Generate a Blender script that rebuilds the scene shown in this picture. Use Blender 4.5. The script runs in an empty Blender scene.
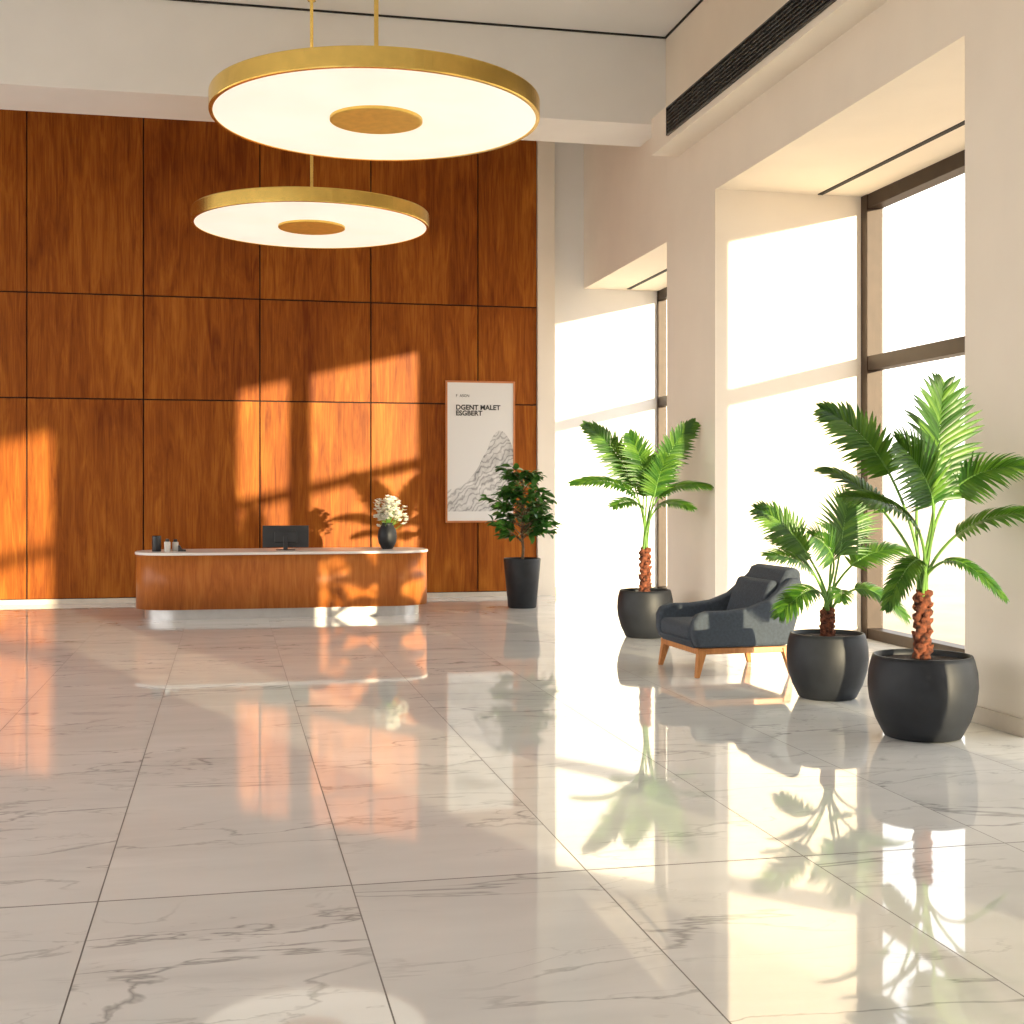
import bpy, math, random
from mathutils import Vector, Matrix
R = random.Random(7)
scn = bpy.context.scene
COL = scn.collection

# ------------------------------------------------------------------ materials
def newmat(name):
    m = bpy.data.materials.new(name); m.use_nodes = True
    nt = m.node_tree; b = nt.nodes["Principled BSDF"]
    return m, nt, b
def math_(nt, op, a, b=None, c=None, clamp=False):
    n = nt.nodes.new("ShaderNodeMath"); n.operation = op; n.use_clamp = clamp
    for i, v in enumerate((a, b, c)):
        if v is None: continue
        if isinstance(v, (int, float)): n.inputs[i].default_value = v
        else: nt.links.new(v, n.inputs[i])
    return n.outputs[0]
def mix_(nt, fac, a, b, mode='MIX'):
    n = nt.nodes.new("ShaderNodeMix"); n.data_type = 'RGBA'; n.blend_type = mode
    for idx, v in ((0, fac), (6, a), (7, b)):
        if isinstance(v, (int, float)): n.inputs[idx].default_value = v
        elif isinstance(v, tuple): n.inputs[idx].default_value = (*v[:3], 1)
        else: nt.links.new(v, n.inputs[idx])
    return n.outputs[2]
def ramp(nt, fac, stops):
    n = nt.nodes.new("ShaderNodeValToRGB")
    while len(n.color_ramp.elements) < len(stops): n.color_ramp.elements.new(0.5)
    for e, (p, c) in zip(n.color_ramp.elements, stops):
        e.position = p; e.color = (*c, 1)
    nt.links.new(fac, n.inputs[0]); return n.outputs[0]
def coords(nt, scale=(1, 1, 1), rot=(0, 0, 0), out='Object'):
    tc = nt.nodes.new("ShaderNodeTexCoord"); mp = nt.nodes.new("ShaderNodeMapping")
    mp.inputs['Scale'].default_value = scale; mp.inputs['Rotation'].default_value = rot
    nt.links.new(tc.outputs[out], mp.inputs['Vector']); return mp.outputs[0]
def noise(nt, vec, scale, detail=3, rough=.5, dist=0):
    n = nt.nodes.new("ShaderNodeTexNoise"); n.inputs['Scale'].default_value = scale
    n.inputs['Detail'].default_value = detail; n.inputs['Roughness'].default_value = rough
    n.inputs['Distortion'].default_value = dist
    nt.links.new(vec, n.inputs['Vector']); return n.outputs[0]
def simple(name, col, rough=.5, metal=0, var=.06, nscale=6, bump=0.0, spec=None):
    m, nt, b = newmat(name)
    n = noise(nt, coords(nt), nscale, 4)
    c2 = tuple(max(0, c*(1-var*2)) for c in col); c1 = tuple(min(1, c*(1+var)) for c in col)
    nt.links.new(ramp(nt, n, [(.3, c2), (.7, c1)]), b.inputs['Base Color'])
    b.inputs['Roughness'].default_value = rough; b.inputs['Metallic'].default_value = metal
    if spec is not None: b.inputs['Specular IOR Level'].default_value = spec
    if bump:
        bp = nt.nodes.new("ShaderNodeBump"); bp.inputs['Strength'].default_value = bump
        bp.inputs['Distance'].default_value = .004
        nt.links.new(noise(nt, coords(nt), nscale*40, 2), bp.inputs['Height'])
        nt.links.new(bp.outputs[0], b.inputs['Normal'])
    return m

def wood(name, dark, mid, light, gscale=1.0, rough=.35, island=True, axis='Z', spec=.5):
    m, nt, b = newmat(name)
    tc = nt.nodes.new("ShaderNodeTexCoord")
    off = nt.nodes.new("ShaderNodeVectorMath"); off.operation = 'ADD'
    nt.links.new(tc.outputs['Object'], off.inputs[0])
    geo = nt.nodes.new("ShaderNodeNewGeometry")
    comb = nt.nodes.new("ShaderNodeCombineXYZ")
    if island:
        r = math_(nt, 'MULTIPLY', geo.outputs['Random Per Island'], 37.0)
        for i in range(3): nt.links.new(r, comb.inputs[i])
    nt.links.new(comb.outputs[0], off.inputs[1])
    def mp(s):
        k = nt.nodes.new("ShaderNodeMapping"); k.inputs['Scale'].default_value = s
        nt.links.new(off.outputs[0], k.inputs['Vector']); return k.outputs[0]
    s1 = (1, 1, .12); s2 = (1, 1, .03); s3 = (1, 1, .3)
    big = noise(nt, mp(s3), 1.1*gscale, 3, .5, .8)
    g = noise(nt, mp(s1), 7*gscale, 4, .6, 1.3)
    fine = noise(nt, mp(s2), 70*gscale, 4, .6, .1)
    v = math_(nt, 'ADD', math_(nt, 'MULTIPLY', g, .42), math_(nt, 'MULTIPLY', fine, .28))
    v = math_(nt, 'ADD', v, math_(nt, 'MULTIPLY', big, .30))
    if island:
        v = math_(nt, 'ADD', v, math_(nt, 'MULTIPLY', math_(nt, 'SUBTRACT', geo.outputs['Random Per Island'], .5), .05))
    nt.links.new(ramp(nt, v, [(.37, dark), (.5, mid), (.63, light)]), b.inputs['Base Color'])
    b.inputs['Roughness'].default_value = rough; b.inputs['Specular IOR Level'].default_value = spec
    return m

M = {}
M['wall'] = simple('plaster_cream', (.87, .79, .68), .75, var=.015, nscale=1.5)
M['white'] = simple('plaster_white', (.88, .87, .85), .75, var=.012, nscale=1.5)
M['ceil'] = simple('ceiling_paint', (.84, .83, .81), .8, var=.01, nscale=1)
M['base'] = simple('baseboard_stone', (.68, .60, .50), .4, var=.04)
M['wood'] = wood('panel_veneer', (.16, .034, .004), (.29, .078, .009), (.44, .145, .018), 1.0, .45, spec=.12)
M['deskwood'] = wood('desk_veneer', (.27, .070, .011), (.40, .118, .020), (.50, .175, .036), 1.6, .35, island=False, spec=.3)
M['legwood'] = wood('leg_wood', (.34, .12, .03), (.50, .20, .055), (.6, .27, .09), 4, .35, island=False)
M['gapdark'] = simple('panel_gap', (.02, .008, .004), .8)
M['gold'] = simple('brushed_brass', (.88, .62, .17), .26, 1.0, var=.04, nscale=12)
M['goldmatte'] = simple('satin_brass', (.84, .56, .13), .5, .75, var=.05, nscale=12)
M['steel'] = simple('brushed_steel', (.55, .54, .53), .42, .9, var=.04, nscale=9)
M['top'] = simple('counter_white', (.85, .80, .76), .25, var=.02)
M['black'] = simple('black_plastic', (.02, .021, .024), .35, var=.1)
M['screen'] = simple('screen_glass', (.01, .011, .014), .12, var=.1)
M['pot'] = simple('charcoal_ceramic', (.015, .017, .021), .5, var=.12, nscale=10, bump=.1, spec=.35)
M['soil'] = simple('soil', (.05, .03, .018), .95, var=.4, nscale=60, bump=1.0)
M['bark'] = simple('palm_bark', (.23, .065, .026), .8, var=.45, nscale=30, bump=1.0)
M['barkg'] = simple('ficus_bark', (.20, .13, .07), .8, var=.3, nscale=30, bump=.6)
M['fabric'] = simple('slate_fabric', (.052, .066, .086), .85, var=.12, nscale=40, bump=.8)
M['bronze'] = simple('bronze_frame', (.035, .02, .013), .45, .2, var=.1, spec=.3)
M['dark'] = simple('dark_slot', (.012, .012, .012), .7)
M['vane'] = simple('grille_metal', (.06, .058, .055), .5, .3)
M['copper'] = simple('copper_frame', (.62, .24, .09), .35, .2)
M['ink'] = simple('ink', (.02, .02, .022), .6)
M['bottle'] = simple('frosted_bottle', (.7, .68, .64), .25)
M['petal'] = simple('petal', (.93, .90, .80), .6, var=.04)
M['pave'] = simple('paving', (.50, .38, .26), .8, var=.1, nscale=.6)

def leafmat(name, a, b_, c):
    m, nt, b = newmat(name)
    geo = nt.nodes.new("ShaderNodeNewGeometry")
    n = noise(nt, coords(nt), 9, 3)
    v = math_(nt, 'ADD', math_(nt, 'MULTIPLY', geo.outputs['Random Per Island'], .5), math_(nt, 'MULTIPLY', n, .5))
    nt.links.new(ramp(nt, v, [(.2, a), (.5, b_), (.8, c)]), b.inputs['Base Color'])
    b.inputs['Roughness'].default_value = .38
    b.inputs['Specular IOR Level'].default_value = .4
    tr = nt.nodes.new("ShaderNodeBsdfTranslucent")
    tr.inputs['Color'].default_value = (c[0]*1.3, c[1]*1.3, c[2], 1)
    mx = nt.nodes.new("ShaderNodeMixShader"); mx.inputs[0].default_value = .18
    nt.links.new(b.outputs[0], mx.inputs[1]); nt.links.new(tr.outputs[0], mx.inputs[2])
    nt.links.new(mx.outputs[0], nt.nodes['Material Output'].inputs[0])
    return m
M['leaf'] = leafmat('palm_leaf', (.012, .058, .007), (.040, .135, .012), (.13, .26, .025))
M['stem'] = simple('palm_stem', (.15, .31, .05), .5, var=.15)
M['fleaf'] = leafmat('ficus_leaf', (.012, .06, .012), (.035, .13, .02), (.09, .24, .04))

def emis(name, col, s):
    m, nt, b = newmat(name)
    n = noise(nt, coords(nt), 1.2, 2)
    nt.links.new(ramp(nt, n, [(.3, tuple(x*.88 for x in col)), (.6, col)]), b.inputs['Emission Color'])
    b.inputs['Base Color'].default_value = (.5, .48, .42, 1)
    b.inputs['Emission Strength'].default_value = s; b.inputs['Roughness'].default_value = .5
    return m
M['glow'] = emis('lamp_diffuser', (1, .90, .75), .68)

def glassmat():
    m, nt, b = newmat('window_glass')
    t = nt.nodes.new("ShaderNodeBsdfTransparent"); g = nt.nodes.new("ShaderNodeBsdfGlossy")
    t.inputs[0].default_value = (.98, .985, .98, 1); g.inputs['Roughness'].default_value = .02
    mx = nt.nodes.new("ShaderNodeMixShader"); mx.inputs[0].default_value = .05
    nt.links.new(t.outputs[0], mx.inputs[1]); nt.links.new(g.outputs[0], mx.inputs[2])
    nt.links.new(mx.outputs[0], nt.nodes['Material Output'].inputs[0]); return m
M['glass'] = glassmat()

def marble():
    m, nt, b = newmat('marble_tile')
    tc = nt.nodes.new("ShaderNodeTexCoord"); sp = nt.nodes.new("ShaderNodeSeparateXYZ")
    nt.links.new(tc.outputs['Object'], sp.inputs[0])
    TX, TY = 1.045, 5.65
    ux = math_(nt, 'DIVIDE', math_(nt, 'SUBTRACT', sp.outputs[0], .52), TX)
    uy = math_(nt, 'DIVIDE', math_(nt, 'SUBTRACT', sp.outputs[1], 5.61), TY)
    ix = math_(nt, 'FLOOR', ux); iy = math_(nt, 'FLOOR', uy)
    fx = math_(nt, 'MULTIPLY', math_(nt, 'PINGPONG', ux, .5), TX)
    fy = math_(nt, 'MULTIPLY', math_(nt, 'PINGPONG', uy, .5), TY)
    grout = math_(nt, 'MAXIMUM', math_(nt, 'LESS_THAN', fx, .0030), math_(nt, 'LESS_THAN', fy, .006))
    cb = nt.nodes.new("ShaderNodeCombineXYZ")
    nt.links.new(math_(nt, 'MULTIPLY', ix, 3.71), cb.inputs[0])
    nt.links.new(math_(nt, 'MULTIPLY', iy, 5.13), cb.inputs[1])
    nt.links.new(math_(nt, 'ADD', math_(nt, 'MULTIPLY', ix, 1.37), iy), cb.inputs[2])
    ad = nt.nodes.new("ShaderNodeVectorMath"); ad.operation = 'ADD'
    nt.links.new(tc.outputs['Object'], ad.inputs[0]); nt.links.new(cb.outputs[0], ad.inputs[1])
    mp = nt.nodes.new("ShaderNodeMapping"); mp.inputs['Scale'].default_value = (.5, 1.7, 1)
    mp.inputs['Rotation'].default_value = (0, 0, -.5)
    nt.links.new(ad.outputs[0], mp.inputs['Vector']); V = mp.outputs[0]
    def vein(scale, w, dist, det=6):
        n = noise(nt, V, scale, det, .55, dist)
        a = math_(nt, 'ABSOLUTE', math_(nt, 'SUBTRACT', n, .5))
        return math_(nt, 'SUBTRACT', 1, math_(nt, 'DIVIDE', a, w), clamp=True)
    v1 = vein(.9, .012, .5); v2 = vein(2.2, .012, .4); v3 = vein(.6, .09, .8)
    mask = noise(nt, V, .8, 2); mask = math_(nt, 'MULTIPLY', math_(nt, 'SUBTRACT', mask, .42), 6, clamp=True)
    mask2 = noise(nt, V, 1.3, 2, .5, .4); mask2 = math_(nt, 'MULTIPLY', math_(nt, 'SUBTRACT', mask2, .50), 6, clamp=True)
    v1 = math_(nt, 'MULTIPLY', math_(nt, 'MULTIPLY', v1, mask), .6)
    v2 = math_(nt, 'MULTIPLY', math_(nt, 'MULTIPLY', v2, mask2), .42)
    v3 = math_(nt, 'MULTIPLY', math_(nt, 'MULTIPLY', v3, mask), .22)
    base = ramp(nt, noise(nt, V, 1.6, 5), [(.3, (.74, .74, .715)), (.7, (.85, .845, .82))])
    c = mix_(nt, v3, base, (.42, .42, .41))
    c = mix_(nt, v1, c, (.18, .18, .18)); c = mix_(nt, v2, c, (.25, .25, .24))
    c = mix_(nt, grout, c, (.12, .11, .10))
    nt.links.new(c, b.inputs['Base Color'])
    nt.links.new(math_(nt, 'ADD', math_(nt, 'MULTIPLY', grout, .5), .035), b.inputs['Roughness'])
    b.inputs['IOR'].default_value = 1.8
    return m
M['marble'] = marble()

def artmat():
    m, nt, b = newmat('poster_art')
    tc = nt.nodes.new("ShaderNodeTexCoord"); sp = nt.nodes.new("ShaderNodeSeparateXYZ")
    nt.links.new(tc.outputs['Object'], sp.inputs[0])
    x, z = sp.outputs[0], sp.outputs[2]
    g = math_(nt, 'POWER', math_(nt, 'DIVIDE', math_(nt, 'SUBTRACT', x, .32), .34), 2)
    hill = math_(nt, 'SUBTRACT', math_(nt, 'MULTIPLY', math_(nt, 'EXPONENT', math_(nt, 'MULTIPLY', g, -1)), .95), .72)
    nz = noise(nt, coords(nt, (1, 1, 1)), 2, 1, .4, .3)
    hill = math_(nt, 'ADD', hill, math_(nt, 'MULTIPLY', nz, .25))
    inside = math_(nt, 'LESS_THAN', z, hill)
    low = math_(nt, 'GREATER_THAN', z, -.95)
    wv = nt.nodes.new("ShaderNodeTexWave"); wv.wave_type = 'RINGS'; wv.inputs['Scale'].default_value = 5.5
    wv.inputs['Distortion'].default_value = 14; wv.inputs['Detail'].default_value = 3; wv.inputs['Detail Scale'].default_value = .9
    nt.links.new(coords(nt, (1, 1, .7), (0, .5, 0)), wv.inputs['Vector'])
    ln = math_(nt, 'MULTIPLY', math_(nt, 'SUBTRACT', wv.outputs['Fac'], .55), 2.5, clamp=True)
    sh = math_(nt, 'MULTIPLY', math_(nt, 'SUBTRACT', noise(nt, coords(nt), 3.2, 3, .5, 1.5), .3, clamp=True), 1.2)
    fac = math_(nt, 'MULTIPLY', math_(nt, 'MULTIPLY', inside, low), math_(nt, 'ADD', math_(nt, 'MULTIPLY', ln, .4), sh))
    nt.links.new(mix_(nt, fac, (.80, .79, .77), (.15, .15, .15)), b.inputs['Base Color'])
    b.inputs['Roughness'].default_value = .5; return m
M['art'] = artmat()

# ------------------------------------------------------------------ mesh builder
class B:
    def __init__(s): s.v = []; s.f = []; s.m = []; s.sm = []
    def add(s, vs, fs, mat=0, smooth=False):
        o = len(s.v); s.v += [tuple(v) for v in vs]
        for f in fs: s.f.append([i+o for i in f]); s.m.append(mat); s.sm.append(smooth)
    def box(s, x0, x1, y0, y1, z0, z1, mat=0):
        vs = [(x, y, z) for z in (z0, z1) for y in (y0, y1) for x in (x0, x1)]
        s.add(vs, [(0, 2, 3, 1), (4, 5, 7, 6), (0, 1, 5, 4), (2, 6, 7, 3), (0, 4, 6, 2), (1, 3, 7, 5)], mat)
    def lathe(s, prof, c=(0, 0, 0), seg=40, mat=0, smooth=True):
        vs = []; fs = []
        for r, z in prof:
            for i in range(seg):
                a = 2*math.pi*i/seg; vs.append((c[0]+r*math.cos(a), c[1]+r*math.sin(a), c[2]+z))
        for k in range(len(prof)-1):
            for i in range(seg):
                j = (i+1) % seg; fs.append((k*seg+i, k*seg+j, (k+1)*seg+j, (k+1)*seg+i))
        s.add(vs, fs, mat, smooth)
        s.add([vs[i] for i in range(seg)], [tuple(reversed(range(seg)))], mat)
        s.add([vs[(len(prof)-1)*seg+i] for i in range(seg)], [tuple(range(seg))], mat)
    def tube(s, pts, rad, seg=8, mat=0):
        pts = [Vector(p) for p in pts]; vs = []; fs = []
        if isinstance(rad, (int, float)): rad = [rad]*len(pts)
        prev = None
        for i, p in enumerate(pts):
            t = (pts[min(i+1, len(pts)-1)]-pts[max(i-1, 0)]).normalized()
            if prev is None:
                a = Vector((0, 0, 1)) if abs(t.z) < .9 else Vector((1, 0, 0))
                u = t.cross(a).normalized()
            else: u = (prev - t*prev.dot(t)).normalized()
            prev = u; w = t.cross(u)
            for k in range(seg):
                an = 2*math.pi*k/seg; vs.append(p+(u*math.cos(an)+w*math.sin(an))*rad[i])
        for i in range(len(pts)-1):
            for k in range(seg):
                j = (k+1) % seg; fs.append((i*seg+k, i*seg+j, (i+1)*seg+j, (i+1)*seg+k))
        fs.append(tuple(reversed(range(seg)))); fs.append(tuple((len(pts)-1)*seg+k for k in range(seg)))
        s.add(vs, fs, mat, True)
    def prism(s, poly, a0, a1, plane='XZ', mat=0, smooth=False):
        n = len(poly)
        def P(p, a): return (p[0], a, p[1]) if plane == 'XZ' else (p[0], p[1], a)
        vs = [P(p, a0) for p in poly]+[P(p, a1) for p in poly]
        s.add(vs, [tuple(range(n)), tuple(reversed(range(n, 2*n)))]+[(i, i+n, (i+1) % n+n, (i+1) % n) for i in range(n)], mat, False)
        if smooth:
            for k in range(n): s.sm[-1-k] = True
    def obj(s, name, mats, loc=(0, 0, 0), rot=(0, 0, 0), parent=None, bevel=0, subsurf=0, bseg=3):
        me = bpy.data.meshes.new(name); me.from_pydata(s.v, [], s.f)
        for mm in mats: me.materials.append(M[mm])
        me.polygons.foreach_set('material_index', s.m); me.polygons.foreach_set('use_smooth', s.sm)
        me.update()
        import bmesh as _b
        bm = _b.new(); bm.from_mesh(me)
        if name not in NONORM: _b.ops.recalc_face_normals(bm, faces=bm.faces)
        bm.to_mesh(me); bm.free()
        o = bpy.data.objects.new(name, me); COL.objects.link(o)
        o.location = loc; o.rotation_euler = rot
        if parent: o.parent = parent
        if bevel:
            md = o.modifiers.new('bevel', 'BEVEL'); md.width = bevel; md.segments = bseg; md.limit_method = 'ANGLE'
            md.angle_limit = math.radians(40)
        return o
NONORM = {'leaves', 'fronds', 'blossoms'}
def empty(name, loc, rz=0):
    e = bpy.data.objects.new(name, None); COL.objects.link(e); e.location = loc
    e.rotation_euler = (0, 0, rz); e.empty_display_size = .2; return e

# ------------------------------------------------------------------ room constants
YB = 20.4
XR = 5.35; XU = 5.67; XG = 7.2; XG2 = 6.98; XO = 7.4
ZC = 7.7; YF = -11.5; XL = -9.0

b = B(); b.box(XL-.3, XO, YF-.3, YB+.4, -.25, 0); b.obj('floor', ['marble'])
b = B(); b.box(XL-.3, XO, YF-.3, YB+.4, ZC, ZC+.25); b.obj('ceiling', ['ceil'])
b = B(); b.box(XL-.3, XO, YB+.06, YB+.36, 0, ZC); b.obj('wall_back', ['white'])
b = B(); b.box(XL-.3, XO, YF-.3, YF, 0, ZC); b.obj('wall_front', ['white'])
b = B()
xs = [-9.0, -7.99, -6.31, -4.62, -2.92, -1.25, .48, 2.19, 3.90, 4.87]
zs = [.07, 3.07, 4.64, ZC-.02]
for i in range(len(xs)-1):
    for k in range(3):
        g = .010
        b.box(xs[i]+g, xs[i+1]-g, YB, YB+.035, zs[k]+g, zs[k+1]-g, 0)
b.box(xs[0], xs[-1], YB+.035, YB+.06, .07, ZC-.01, 1)
b.obj('wood_wall_paneling', ['wood', 'gapdark'], bevel=.003, bseg=1)
b = B(); b.box(XL, 4.87, YB-.012, YB+.06, 0, .07); b.obj('baseboard_back', ['base'])
b = B(); b.box(4.87, 5.15, YB-.06, YB+.06, 0, ZC); b.obj('trim_1', ['wall'])

def wbox(name, *a):
    b = B(); b.box(*a); b.obj(name, ['wall'])
b = B(); b.prism([(XR, 13.79), (7.3, 13.79), (7.3, 14.35), (6.88, 15.43), (XR, 15.43)], 0, 6.2, 'XY'); b.obj('wall_right', ['wall'])
wbox('wall_right', XR, XO, YF, 13.79, 5.08, 6.2)
wbox('wall_right', XR, XR+.08, 7.97, 8.72, 0, 5.08)
wbox('wall_right', XR, XR+.20, -1.8, 5.3, 0, 5.08)
wbox('wall_right', XR, XR+.20, YF, -5.6, 0, 5.08)
wbox('wall_right', XU, XO, YF, 15.43, 6.2, ZC)
wbox('wall_right', XU, 7.15, 15.43, YB+.06, 4.98, ZC)
wbox('trim_2', 5.02, XU, YF, 15.05, 5.76, 6.2)
b = B(); b.box(XL, XU, 16.4, 17.5, 6.53, ZC); b.obj('ceiling_beam', ['white'])
b = B(); b.box(XL, XU, 16.38, 16.4, ZC-.022, ZC); b.box(XU-.02, XU, YF, 16.38, ZC-.022, ZC); b.obj('shadow_gap_strip', ['dark'])  # dark strips painted in as the shadow gap along the ceiling edge
b = B()
for (y0, y1) in ((7.97, 8.72), (-1.8, 5.3), (13.79, 15.43)): b.box(XR-.02, XR, y0-.02, y1+.0, 0, .125)
b.box(XR, XG-.12, 13.77, 13.79, 0, .125)
b.obj('baseboard_right', ['base'], bevel=.004)
b = B(); b.box(5.15, XG2-.1, YB+.04, YB+.06, 0, .125); b.obj('baseboard_corner', ['base'])
b = B(); b.box(6.58, 6.64, 8.0, 13.76, 5.07, 5.08); b.obj('air_slot_1', ['dark'])  # linear air slot, a dark strip on the soffit
b = B(); b.box(6.35, 6.41, 15.5, 20.3, 4.97, 4.98); b.obj('air_slot_2', ['dark'])  # air slot of the far bay, also a dark strip
b = B()
y0, y1 = 3.0, 14.42; z0, z1 = 5.845, 6.145
b.box(5.012, 5.02, y0, y1, z0, z1, 0)
for z in (z0-.012, z1-.008): b.box(4.99, 5.02, y0-.01, y1+.01, z, z+.02, 1)
for y in (y0-.01, y1-.01): b.box(4.99, 5.02, y, y+.02, z0, z1, 1)
for k in range(1, 7):
    z = z0+(z1-z0)*k/7; b.box(4.995, 5.013, y0, y1, z-.009, z+.005, 2)
y = y0
while y < y1: b.box(4.999, 5.013, y, y+.012, z0, z1, 2); y += .16
b.obj('ventilation_grille', ['dark', 'vane', 'vane'])

def window(name, X, ys, z0, z1, zt, fw=.16, jw=.15, dep=.18):
    p = empty(name, (0, 0, 0))
    b = B(); d0, d1 = X-.06, X-.06+dep
    b.box(d0, d1, ys[0], ys[-1], z1-fw, z1)
    b.box(d0, d1, ys[0], ys[-1], z0, z0+.12)
    b.box(d0, d1, ys[0], ys[-1], zt-.08, zt+.08)
    for i, y in enumerate(ys):
        w = jw if i in (0, len(ys)-1) else .09
        a = y if i == 0 else (y-w if i == len(ys)-1 else y-w/2)
        b.box(d0-.01, d1+.01, a, a+w, z0, z1)
    b.obj('frame', ['bronze'], parent=p, bevel=.006)
    b = B(); b.box(X+.02, X+.03, ys[0]+.05, ys[-1]-.05, z0+.05, z1-.05); b.obj('glass', ['glass'], parent=p)
window('window_1', XG, [-11.4, -5.0, -1.5, 3.1, 8.66, 13.79], 0, 5.08, 3.15)
window('window_2', XG2, [15.2, 20.44], 0, 4.98, 3.15, jw=.08, dep=.12)
b = B(); b.box(XL-.3, XL, YF, YB+.06, 6.3, ZC)
for y in (YF, 1.0, 12.0, 19.5): b.box(XL-.3, XL, y, y+.96, 0, 6.3)
b.obj('wall_left', ['white'])
for k, (a, c) in enumerate(((YF+.96, 1.0), (1.96, 12.0), (12.96, 19.5))):  # unseen left glazing, added so sky light fills the room
    p = empty('window_%d' % (k+3), (0, 0, 0)); bb = B()
    n = 5
    for i in range(n+1):
        yy = a+(c-a)*i/n; yy = min(max(yy, a+.05), c-.05); bb.box(XL-.2, XL-.1, yy-.05, yy+.05, 0, 6.3)
    for z in (0, 3.1, 6.2): bb.box(XL-.2, XL-.1, a, c, z, z+.1)
    bb.obj('frame', ['bronze'], parent=p)
b = B(); b.box(-120, 140, -120, 140, -.5, -.26); b.obj('ground', ['pave'])

# ------------------------------------------------------------------ pendant lamps
def pendant(name, x, y, z):
    p = empty(name, (x, y, z)); Rr = 1.43; h = .165
    b = B()
    prof = [(Rr-.03, 0), (Rr, 0), (Rr+.004, .01), (Rr+.004, h-.01), (Rr, h), (Rr-.03, h)]
    seg = 128
    vs = []; fs = []
    for r, zz in prof:
        for i in range(seg):
            a = 2*math.pi*i/seg; vs.append((r*math.cos(a), r*math.sin(a), zz))
    n = len(prof)
    for k in range(n):
        for i in range(seg):
            j = (i+1) % seg; k2 = (k+1) % n; fs.append((k*seg+i, k*seg+j, k2*seg+j, k2*seg+i))
    b.add(vs, fs, 0, False)
    b.obj('brass_rim', ['gold'], parent=p)
    b = B(); b.lathe([(.3, h-.03), (Rr-.028, h-.03), (Rr-.028, h-.012), (.3, h-.012)], seg=96, smooth=False); b.obj('top_plate', ['gold'], parent=p)
    b = B(); b.lathe([(.2, .01), (Rr-.03, .006), (Rr-.03, .05), (.2, .05)], seg=96, smooth=False)
    b.obj('diffuser', ['glow'], parent=p)
    b = B(); b.lathe([(.385, -.020), (.405, -.014), (.405, .02), (.39, .03)], seg=64, smooth=False)
    b.obj('hub', ['goldmatte'], parent=p)
    b = B(); b.lathe([(.05, h-.02), (.05, h+.03), (.02, h+.05), (.02, ZC-z-.03), (.05, ZC-z-.02), (.05, ZC-z)], seg=20)
    b.obj('rod', ['gold'], parent=p)
pendant('pendant_lamp', 1.27, 11.39, 4.945)
pendant('pendant_lamp', 1.0, 16.06, 4.915)

# ------------------------------------------------------------------ reception desk
def rrect(cx, cy, hx, hy, r, n=14):
    out = []
    for (sx, sy, a0) in ((1, -1, -90), (1, 1, 0), (-1, 1, 90), (-1, -1, 180)):
        for i in range(n+1):
            a = math.radians(a0+90*i/n)
            out.append((cx+sx*(hx-r)+r*math.cos(a), cy+sy*(hy-r)+r*math.sin(a)))
    return out
desk = empty('reception_desk', (.755, 18.05, 0))
b = B(); b.prism(rrect(0, 0, 1.95, .58, .5), .135, .845, 'XY', smooth=True); b.obj('wood_body', ['deskwood'], parent=desk)
b = B(); b.prism(rrect(0, 0, 1.965, .595, .515), .845, .88, 'XY', smooth=False); b.obj('countertop', ['top'], parent=desk, bevel=.006)
b = B(); b.prism(rrect(0, 0, 1.84, .50, .43), 0, .135, 'XY', smooth=False); b.obj('metal_plinth', ['steel'], parent=desk)
ZD = .88
mo = empty('computer_monitor', (.77, 18.0, ZD), math.radians(-6))
b = B(); b.box(-.31, .31, -.012, .022, .035, .335, 0); b.box(-.298, .298, .0222, .0235, .05, .32, 1)
b.obj('panel', ['black', 'screen'], parent=mo, bevel=.006)
b = B(); b.box(-.15, .15, -.04, -.012, .10, .26); b.box(-.03, .03, -.055, -.03, .01, .20); b.obj('housing', ['black'], parent=mo, bevel=.01)
b = B(); b.prism(rrect(0, 0, .13, .09, .04), 0, .012, 'XY'); b.obj('foot', ['black'], parent=mo)
b = B(); b.lathe([(.055, 0), (.06, .01), (.06, .2), (.056, .21), (.052, .205), (.052, .02)], seg=24); b.obj('pen_cup', ['black'], (-.93, 17.95, ZD))
for k, (x, y, h, mt) in enumerate(((-.79, 17.9, .17, 'bottle'), (-.69, 18.0, .16, 'bottle'), (-.60, 17.92, .08, 'black'))):
    b = B()
    if h > .1:
        b.lathe([(.034, 0), (.042, .006), (.042, h*.72), (.034, h*.78)], seg=24, mat=0)
        b.lathe([(.026, h*.78), (.026, h-.004), (.02, h)], seg=20, mat=1)
        b.obj('lotion_bottle', [mt, 'black'], (x, y, ZD))
    else:
        b.prism([(-.05, 0), (.05, 0), (.05, .02), (.0, .03), (-.03, h), (-.05, h)], -.04, .04); b.obj('card_holder', [mt], (x, y, ZD))
va = empty('flower_vase', (2.16, 18.0, ZD))
b = B(); b.lathe([(.06, 0), (.08, .01), (.12, .09), (.135, .18), (.122, .26), (.09, .32), (.075, .345), (.082, .365), (.075, .365), (.06, .34)], seg=36)
b.obj('vase_body', ['pot'], parent=va)
b = B(); bl = B()
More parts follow.
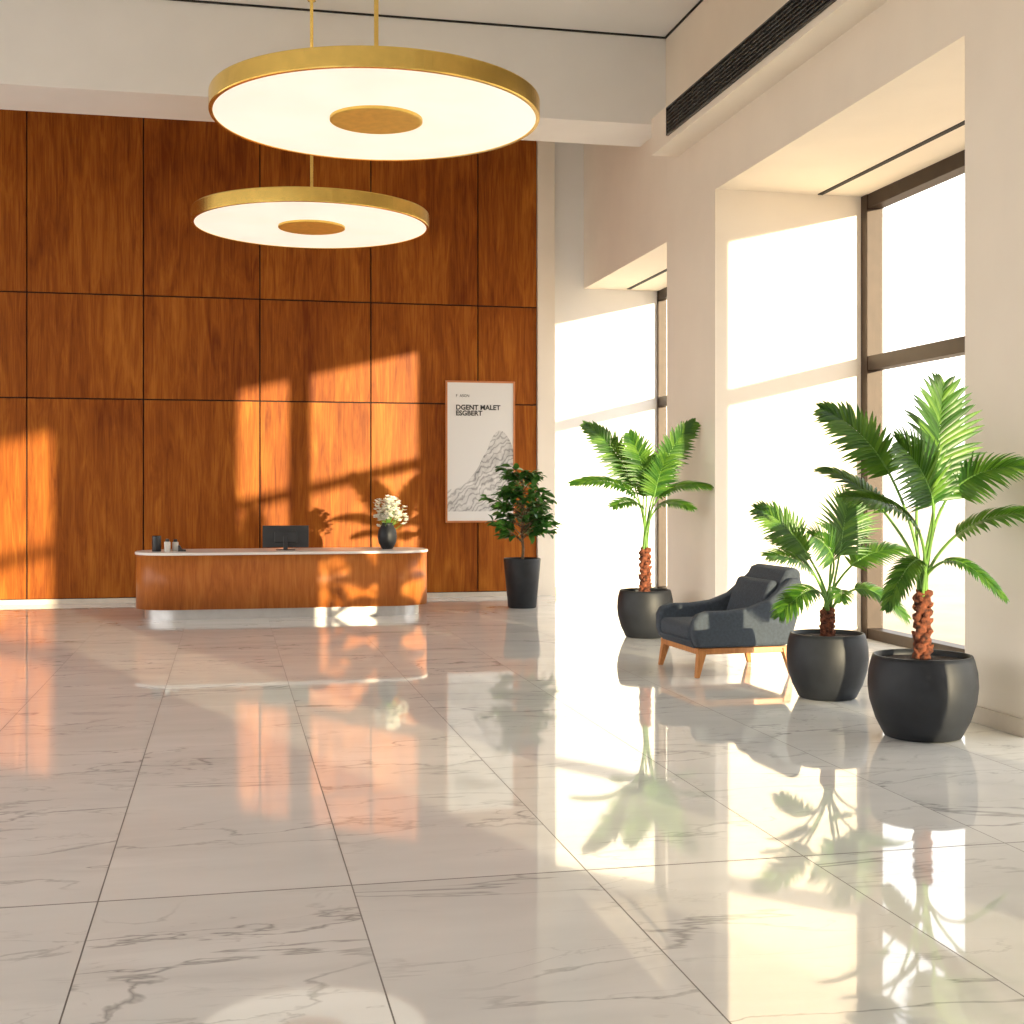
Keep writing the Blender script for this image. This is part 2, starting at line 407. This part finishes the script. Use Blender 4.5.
for i in range(64):
    a = R.uniform(0, 6.28); rr = R.uniform(.02, .25); hh = R.uniform(.42, .72)-rr*.35
    tip = Vector((rr*math.cos(a)+.02, rr*math.sin(a), hh))
    b.tube([(0.02*math.cos(a), .02*math.sin(a), .3), (tip.x*.5, tip.y*.5, hh*.75), tip], .003, 5)
    for q in range(5):
        c = tip+Vector((R.uniform(-.04, .04), R.uniform(-.04, .04), R.uniform(-.05, .03)))
        for k in range(6):
            an = k*math.pi/3+R.random(); dv = Vector((math.cos(an), math.sin(an), R.uniform(.1, .9))).normalized()
            sv = dv.cross(Vector((0, 0, 1))).normalized()*.02
            L = .048
            bl.add([c, c+dv*L*.6+sv, c+dv*L, c+dv*L*.6-sv], [(0, 1, 2, 3)], 0, True)
b.obj('flower_stems', ['stem'], parent=va); bl.obj('blossoms', ['petal'], parent=va)

# ------------------------------------------------------------------ poster
po = empty('framed_poster', (3.935, YB-.03, 2.31))
b = B(); W, H = .535, 1.1
b.box(-W, W, .0, .028, -H, H, 0); b.obj('poster_sheet', ['art'], parent=po)
b = B(); fwd = .028
for (x0, x1, z0, z1) in ((-W-fwd, -W, -H-fwd, H+fwd), (W, W+fwd, -H-fwd, H+fwd), (-W, W, -H-fwd, -H), (-W, W, H, H+fwd)): b.box(x0, x1, -.012, .028, z0, z1)
b.obj('frame', ['copper'], parent=po)
def text(s, x, z, size, bold=0):
    cu = bpy.data.curves.new('lettering', 'FONT'); cu.body = s; cu.size = size; cu.extrude = .001; cu.offset = bold
    cu.space_line = .85
    o = bpy.data.objects.new('lettering', cu); COL.objects.link(o); o.data.materials.append(M['ink'])
    o.rotation_euler = (math.pi/2, 0, 0); o.location = (x, -.003, z); o.parent = po
text('F  ASGN', -.40, .87, .06)
text('DGENT MALET\nESGBERT', -.40, .67, .108, .003)

# ------------------------------------------------------------------ plants
def pot(p, r, h):
    b = B()
    prof = [(r*.62, 0), (r*.70, .01), (r*.86, h*.22), (r*.97, h*.45), (r, h*.62), (r*.985, h*.8), (r*.93, h*.95), (r*.90, h), (r*.86, h), (r*.85, h*.93)]
    b.lathe(prof, seg=48); b.obj('pot', ['pot'], parent=p)
    b = B(); b.lathe([(r*.3, h*.9), (r*.86, h*.9), (r*.84, h*.93), (r*.4, h*.95), (.01, h*.955)], seg=32); b.obj('soil', ['soil'], parent=p)
def trunk(p, h0, h1, r):
    b = B(); n = 30
    for s in range(3):
        pts = []; rad = []
        for i in range(n):
            t = i/(n-1); a = s*2.094+t*8.0
            pts.append((math.cos(a)*r*.55, math.sin(a)*r*.55, h0+(h1-h0)*t)); rad.append(r*(.62+.18*math.sin(i*1.9+s*2)))
        b.tube(pts, rad, 10)
    for i in range(22):
        t = i/22; a = i*2.4; z = h0+(h1-h0)*t
        c = Vector((math.cos(a)*r*1.0, math.sin(a)*r*1.0, z)); d = Vector((math.cos(a), math.sin(a), .9)).normalized()
        b.tube([c-d*r*.3, c+d*r*.15, c+d*r*.45], [r*.34, r*.3, r*.06], 6)
    b.obj('trunk', ['bark'], parent=p)
def bez(p0, p1, p2, p3, t):
    u = 1-t; return p0*u**3+p1*3*u*u*t+p2*3*u*t*t+p3*t**3
def frond(bs, bf, p0, p1, p2, width, hint, n=21, droop=.1):
    p0, p1, p2, hint = Vector(p0), Vector(p1), Vector(p2), Vector(hint)
    L1 = (p1-p0).length; L2 = (p2-p1).length
    tdir = ((p1-p0).normalized()*.9+(p2-p1).normalized()*.6).normalized()
    st = Vector(((p1-p0).x*.25, (p1-p0).y*.25, abs((p1-p0).z)+.1)).normalized()
    pts = [bez(p0, p0+st*L1*.4, p1-tdir*L1*.3, p1, i/10) for i in range(10)]
    m = n+2
    tip_dir = ((p2-p1).normalized()+Vector((0, 0, -droop*4))).normalized()
    bl = [bez(p1, p1+tdir*L2*.33, p2-tip_dir*L2*.33, p2, i/m) for i in range(m+1)]
    allp = pts+bl
    rad = [max(.0025, .010*(1-i/len(allp))+.002) for i in range(len(allp))]
    bs.tube(allp, rad, 6)
    for i in range(1, m+1):
        s = i/m; c = bl[i]
        t = (bl[min(i+1, m)]-bl[i-1]).normalized()
        side = t.cross(hint).normalized(); nrm = side.cross(t).normalized()
        prof = (math.sin(math.pi*min(1, (s*.82+.12)))**.6)
        for sg in (-1, 1):
            ang = math.radians(72-50*s+R.uniform(-3, 3))
            ln = width*prof*R.uniform(.92, 1.08)
            d = (t*math.cos(ang)+side*sg*math.sin(ang)+nrm*.22).normalized()
            wv = (t*math.sin(ang)-side*sg*math.cos(ang)).normalized()
            hw = L2/m*.66
            vs = []
            K = 5
            for k in range(K+1):
                q = k/K; ww = hw*[.7, 1, .96, .80, .48, .03][k]
                cc = c+d*ln*q+Vector((0, 0, -1))*ln*.20*q*q-nrm*ln*.10*q*q
                vs += [cc-wv*ww+nrm*ww*.4, cc, cc+wv*ww+nrm*ww*.4]
            fs = []
            for k in range(K):
                a = k*3; fs += [(a, a+1, a+4, a+3), (a+1, a+2, a+5, a+4)]
            bf.add(vs, fs, 0, True)
def palm(name, x, y, r, h, th, tr, scale, specs):
    p = empty(name, (x, y, 0)); pot(p, r, h); trunk(p, h*.9, th, tr)
    bs = B(); bf = B()
    for (ax, az, ay, bx, bz, by, w, hint) in specs:
        a0 = R.uniform(0, 6.28); p0 = Vector((math.cos(a0)*tr*.5, math.sin(a0)*tr*.5, th-.05))
        frond(bs, bf, p0, Vector((ax*scale, -ay*scale, th+az*scale)), Vector((bx*scale, -by*scale, th+bz*scale)), w*scale, hint)
    bs.obj('stems', ['stem'], parent=p); bf.obj('fronds', ['leaf'], parent=p)
U = (0, -.5, 1); UL = (-.4, -.8, .7); UR = (.4, -.8, .7)
big = [(6, 86, 12, 16, 198, 8, 62, (.1, -1, .15)),
       (-28, 114, -12, -92, 178, -25, 38, (-.5, -.8, .6)),
       (-18, 62, 22, -98, 92, 35, 34, U),
       (-6, 84, 30, -56, 142, 55, 50, (-.1, -1, .5)),
       (24, 96, 10, 78, 122, 55, 38, UR),
       (20, 55, 25, 76, 76, 80, 36, U),
       (10, 30, 20, 50, -2, 60, 18, U),
       (-10, 30, 15, -60, -10, 40, 20, U),
       (6, 95, -20, 30, 155, -30, 34, UR),
       (-20, 75, -35, -70, 120, -75, 30, U)]
palm('potted_palm', 4.68, 8.155, .368, .565, 1.0, .055, .0070, big)
mid = [(10, 52, 5, 22, 106, 2, 48, (.1, -1, .25)),
       (-22, 56, 0, -68, 98, -10, 30, UL),
       (-22, 38, 12, -70, 54, 22, 28, U),
       (-18, 20, 15, -64, 0, 35, 25, U),
       (22, 42, 5, 76, 58, 10, 28, U),
       (20, 20, 15, 66, -4, 30, 26, U),
       (-4, 48, 22, -36, 74, 42, 34, (-.1, -1, .6)),
       (14, 56, -15, 50, 92, -30, 30, UR),
       (0, 20, 25, -14, 14, 58, 20, (0, -.8, 1)),
       (-8, 45, -30, -30, 68, -65, 24, U)]
palm('potted_palm', 4.80, 9.86, .33, .53, .72, .05, .0083, mid)
far = [(-10, 58, 0, -58, 120, -5, 24, UL),
       (-2, 62, 8, -20, 110, 14, 25, (-.2, -1, .4)),
       (8, 62, 8, 44, 122, 12, 24, (.3, -1, .5)),
       (-12, 50, 8, -76, 64, 14, 20, U),
       (10, 50, 12, 48, 60, 45, 20, U),
       (4, 50, 15, 12, 88, 28, 25, (0, -1, .4)),
       (-8, 40, 12, -42, 42, 35, 18, U),
       (8, 40, 12, 32, 40, 42, 17, U),
       (3, 50, -15, 20, 90, -30, 18, U)]
palm('potted_palm', 4.72, 14.38, .325, .545, 1.02, .06, .0118, far)

fi = empty('potted_ficus', (4.16, 18.35, 0))
b = B(); b.lathe([(.19, 0), (.205, .01), (.272, .70), (.265, .715), (.25, .715), (.245, .66)], seg=40); b.obj('pot', ['pot'], parent=fi)
b = B(); b.lathe([(.1, .64), (.245, .64), (.245, .66), (.01, .675)], seg=24); b.obj('soil', ['soil'], parent=fi)
bt = B(); bf = B()
bt.tube([(0, 0, .6), (.015, 0, .85), (-.01, 0, 1.1), (.01, .01, 1.45), (0, 0, 1.8)], [.022, .02, .018, .014, .008], 8)
for i in range(66):
    z0 = R.uniform(.92, 1.84); a = i*2.4+R.uniform(-.3, .3)
    t = (z0-.92)/.92
    rr = (.42+.16*math.sin(math.pi*min(1, t+.12)))*R.uniform(.55, 1.08)*(1-.32*t)
    e = Vector((math.cos(a)*rr, math.sin(a)*rr, z0+R.uniform(.0, .32)))
    s0 = Vector((0, 0, z0)); mid_ = s0.lerp(e, .5)+Vector((0, 0, .05))
    bt.tube([s0, mid_, e], [.008, .006, .003], 5)
    for k in range(11):
        q = R.uniform(.3, 1.05); c = s0.lerp(e, q)+Vector((0, 0, .1*q*(1-q)))
        dv = Vector((math.cos(a)+R.uniform(-.9, .9), math.sin(a)+R.uniform(-.9, .9), R.uniform(-.5, .5))).normalized()
        hint = Vector((R.uniform(-.4, .4), R.uniform(-.8, .0), 1)); sv = dv.cross(hint).normalized(); nn = sv.cross(dv)
        L = R.uniform(.13, .19); w = L*.27
        P = [c, c+dv*L*.3+sv*w+nn*w*.3, c+dv*L*.35, c+dv*L*.3-sv*w+nn*w*.3, c+dv*L*.68+sv*w*.8+nn*w*.2, c+dv*L*.7-nn*.005, c+dv*L*.68-sv*w*.8+nn*w*.2, c+dv*L-nn*.02]
        bf.add(P, [(0, 1, 2), (0, 2, 3), (1, 4, 5, 2), (2, 5, 6, 3), (4, 7, 5), (5, 7, 6)], 0, True)
bt.obj('trunk', ['barkg'], parent=fi); bf.obj('leaves', ['fleaf'], parent=fi)

# ------------------------------------------------------------------ armchair (faces -X)
ch = empty('armchair', (4.62, 11.6, 0), math.radians(2))
arm = [(-.50, .27), (-.535, .36), (-.54, .50), (-.50, .575), (-.40, .60), (-.20, .60), (.02, .625), (.20, .69), (.33, .80), (.43, .885), (.52, .89), (.545, .80), (.50, .55), (.44, .36), (.38, .27)]
for nm, y0, y1 in (('arm_near', -.50, -.385), ('arm_far', .385, .50)):
    b = B(); b.prism(arm, y0, y1, smooth=True); b.obj(nm, ['fabric'], parent=ch, bevel=.035, bseg=5)
back = [(.22, .30), (.27, .55), (.36, .85), (.42, .955), (.50, .985), (.57, .95), (.575, .86), (.50, .55), (.44, .30)]
b = B(); b.prism(back, -.40, .40, smooth=True); b.obj('backrest', ['fabric'], parent=ch, bevel=.04, bseg=5)
b = B(); b.prism([(-.50, .26), (-.53, .33), (.36, .31), (.40, .26)], -.40, .40); b.obj('seat_base', ['fabric'], parent=ch, bevel=.012)
b = B(); b.box(-.535, .26, -.38, .38, .32, .475); b.obj('seat_cushion', ['fabric'], parent=ch, bevel=.05, bseg=5)
b = B(); b.prism([(.12, .46), (.20, .70), (.27, .86), (.35, .86), (.33, .55), (.28, .42)], -.37, .37); b.obj('back_cushion', ['fabric'], parent=ch, bevel=.035, bseg=5)
b = B()
b.box(-.49, .42, -.47, -.42, .21, .265); b.box(-.49, .42, .42, .47, .21, .265)
b.box(-.49, -.44, -.42, .42, .21, .265); b.box(.37, .42, -.42, .42, .21, .265)
for sx, sy in ((-1, -1), (-1, 1), (1, -1), (1, 1)):
    x0 = -.44 if sx < 0 else .38; y0 = sy*.44
    top = Vector((x0, y0, .25)); bot = Vector((x0+sx*.055, y0+sy*.02, 0))
    vs = []
    for c, w in ((bot, .020), (top, .040)):
        vs += [c+Vector((-w, -w, 0)), c+Vector((w, -w, 0)), c+Vector((w, w, 0)), c+Vector((-w, w, 0))]
    b.add(vs, [(0, 1, 2, 3), (7, 6, 5, 4), (0, 4, 5, 1), (1, 5, 6, 2), (2, 6, 7, 3), (3, 7, 4, 0)])
b.obj('wood_legs', ['legwood'], parent=ch, bevel=.006)

# ------------------------------------------------------------------ light
sun = bpy.data.lights.new('sun', 'SUN'); sun.energy = 9.5; sun.angle = math.radians(.6); sun.color = (1, .83, .54)
so = bpy.data.objects.new('sun', sun); COL.objects.link(so); so.location = (30, -40, 12)
so.rotation_euler = Vector((-1, 2.8, -.24)).to_track_quat('-Z', 'Y').to_euler()
w = bpy.data.worlds.new('sky'); scn.world = w; w.use_nodes = True; nt = w.node_tree
bg = nt.nodes['Background']; tc = nt.nodes.new('ShaderNodeTexCoord'); sp = nt.nodes.new('ShaderNodeSeparateXYZ')
nt.links.new(tc.outputs['Generated'], sp.inputs[0])
nt.links.new(ramp(nt, sp.outputs[2], [(0, (1, .94, .86)), (.35, (.92, .93, .95))]), bg.inputs[0])
bg.inputs[1].default_value = 2.75

# ------------------------------------------------------------------ camera
cam = bpy.data.cameras.new('camera'); co = bpy.data.objects.new('camera', cam); COL.objects.link(co)
co.location = (0, 0, 1.7); co.rotation_euler = (math.pi/2, 0, -math.atan(284/1300))
cam.sensor_width = 36; cam.lens = 36*1300/1024; cam.shift_y = -22/1024; cam.clip_end = 500
scn.camera = co
scn.view_settings.view_transform = 'Standard'
scn.view_settings.look = 'None'
scn.view_settings.exposure = 0.28
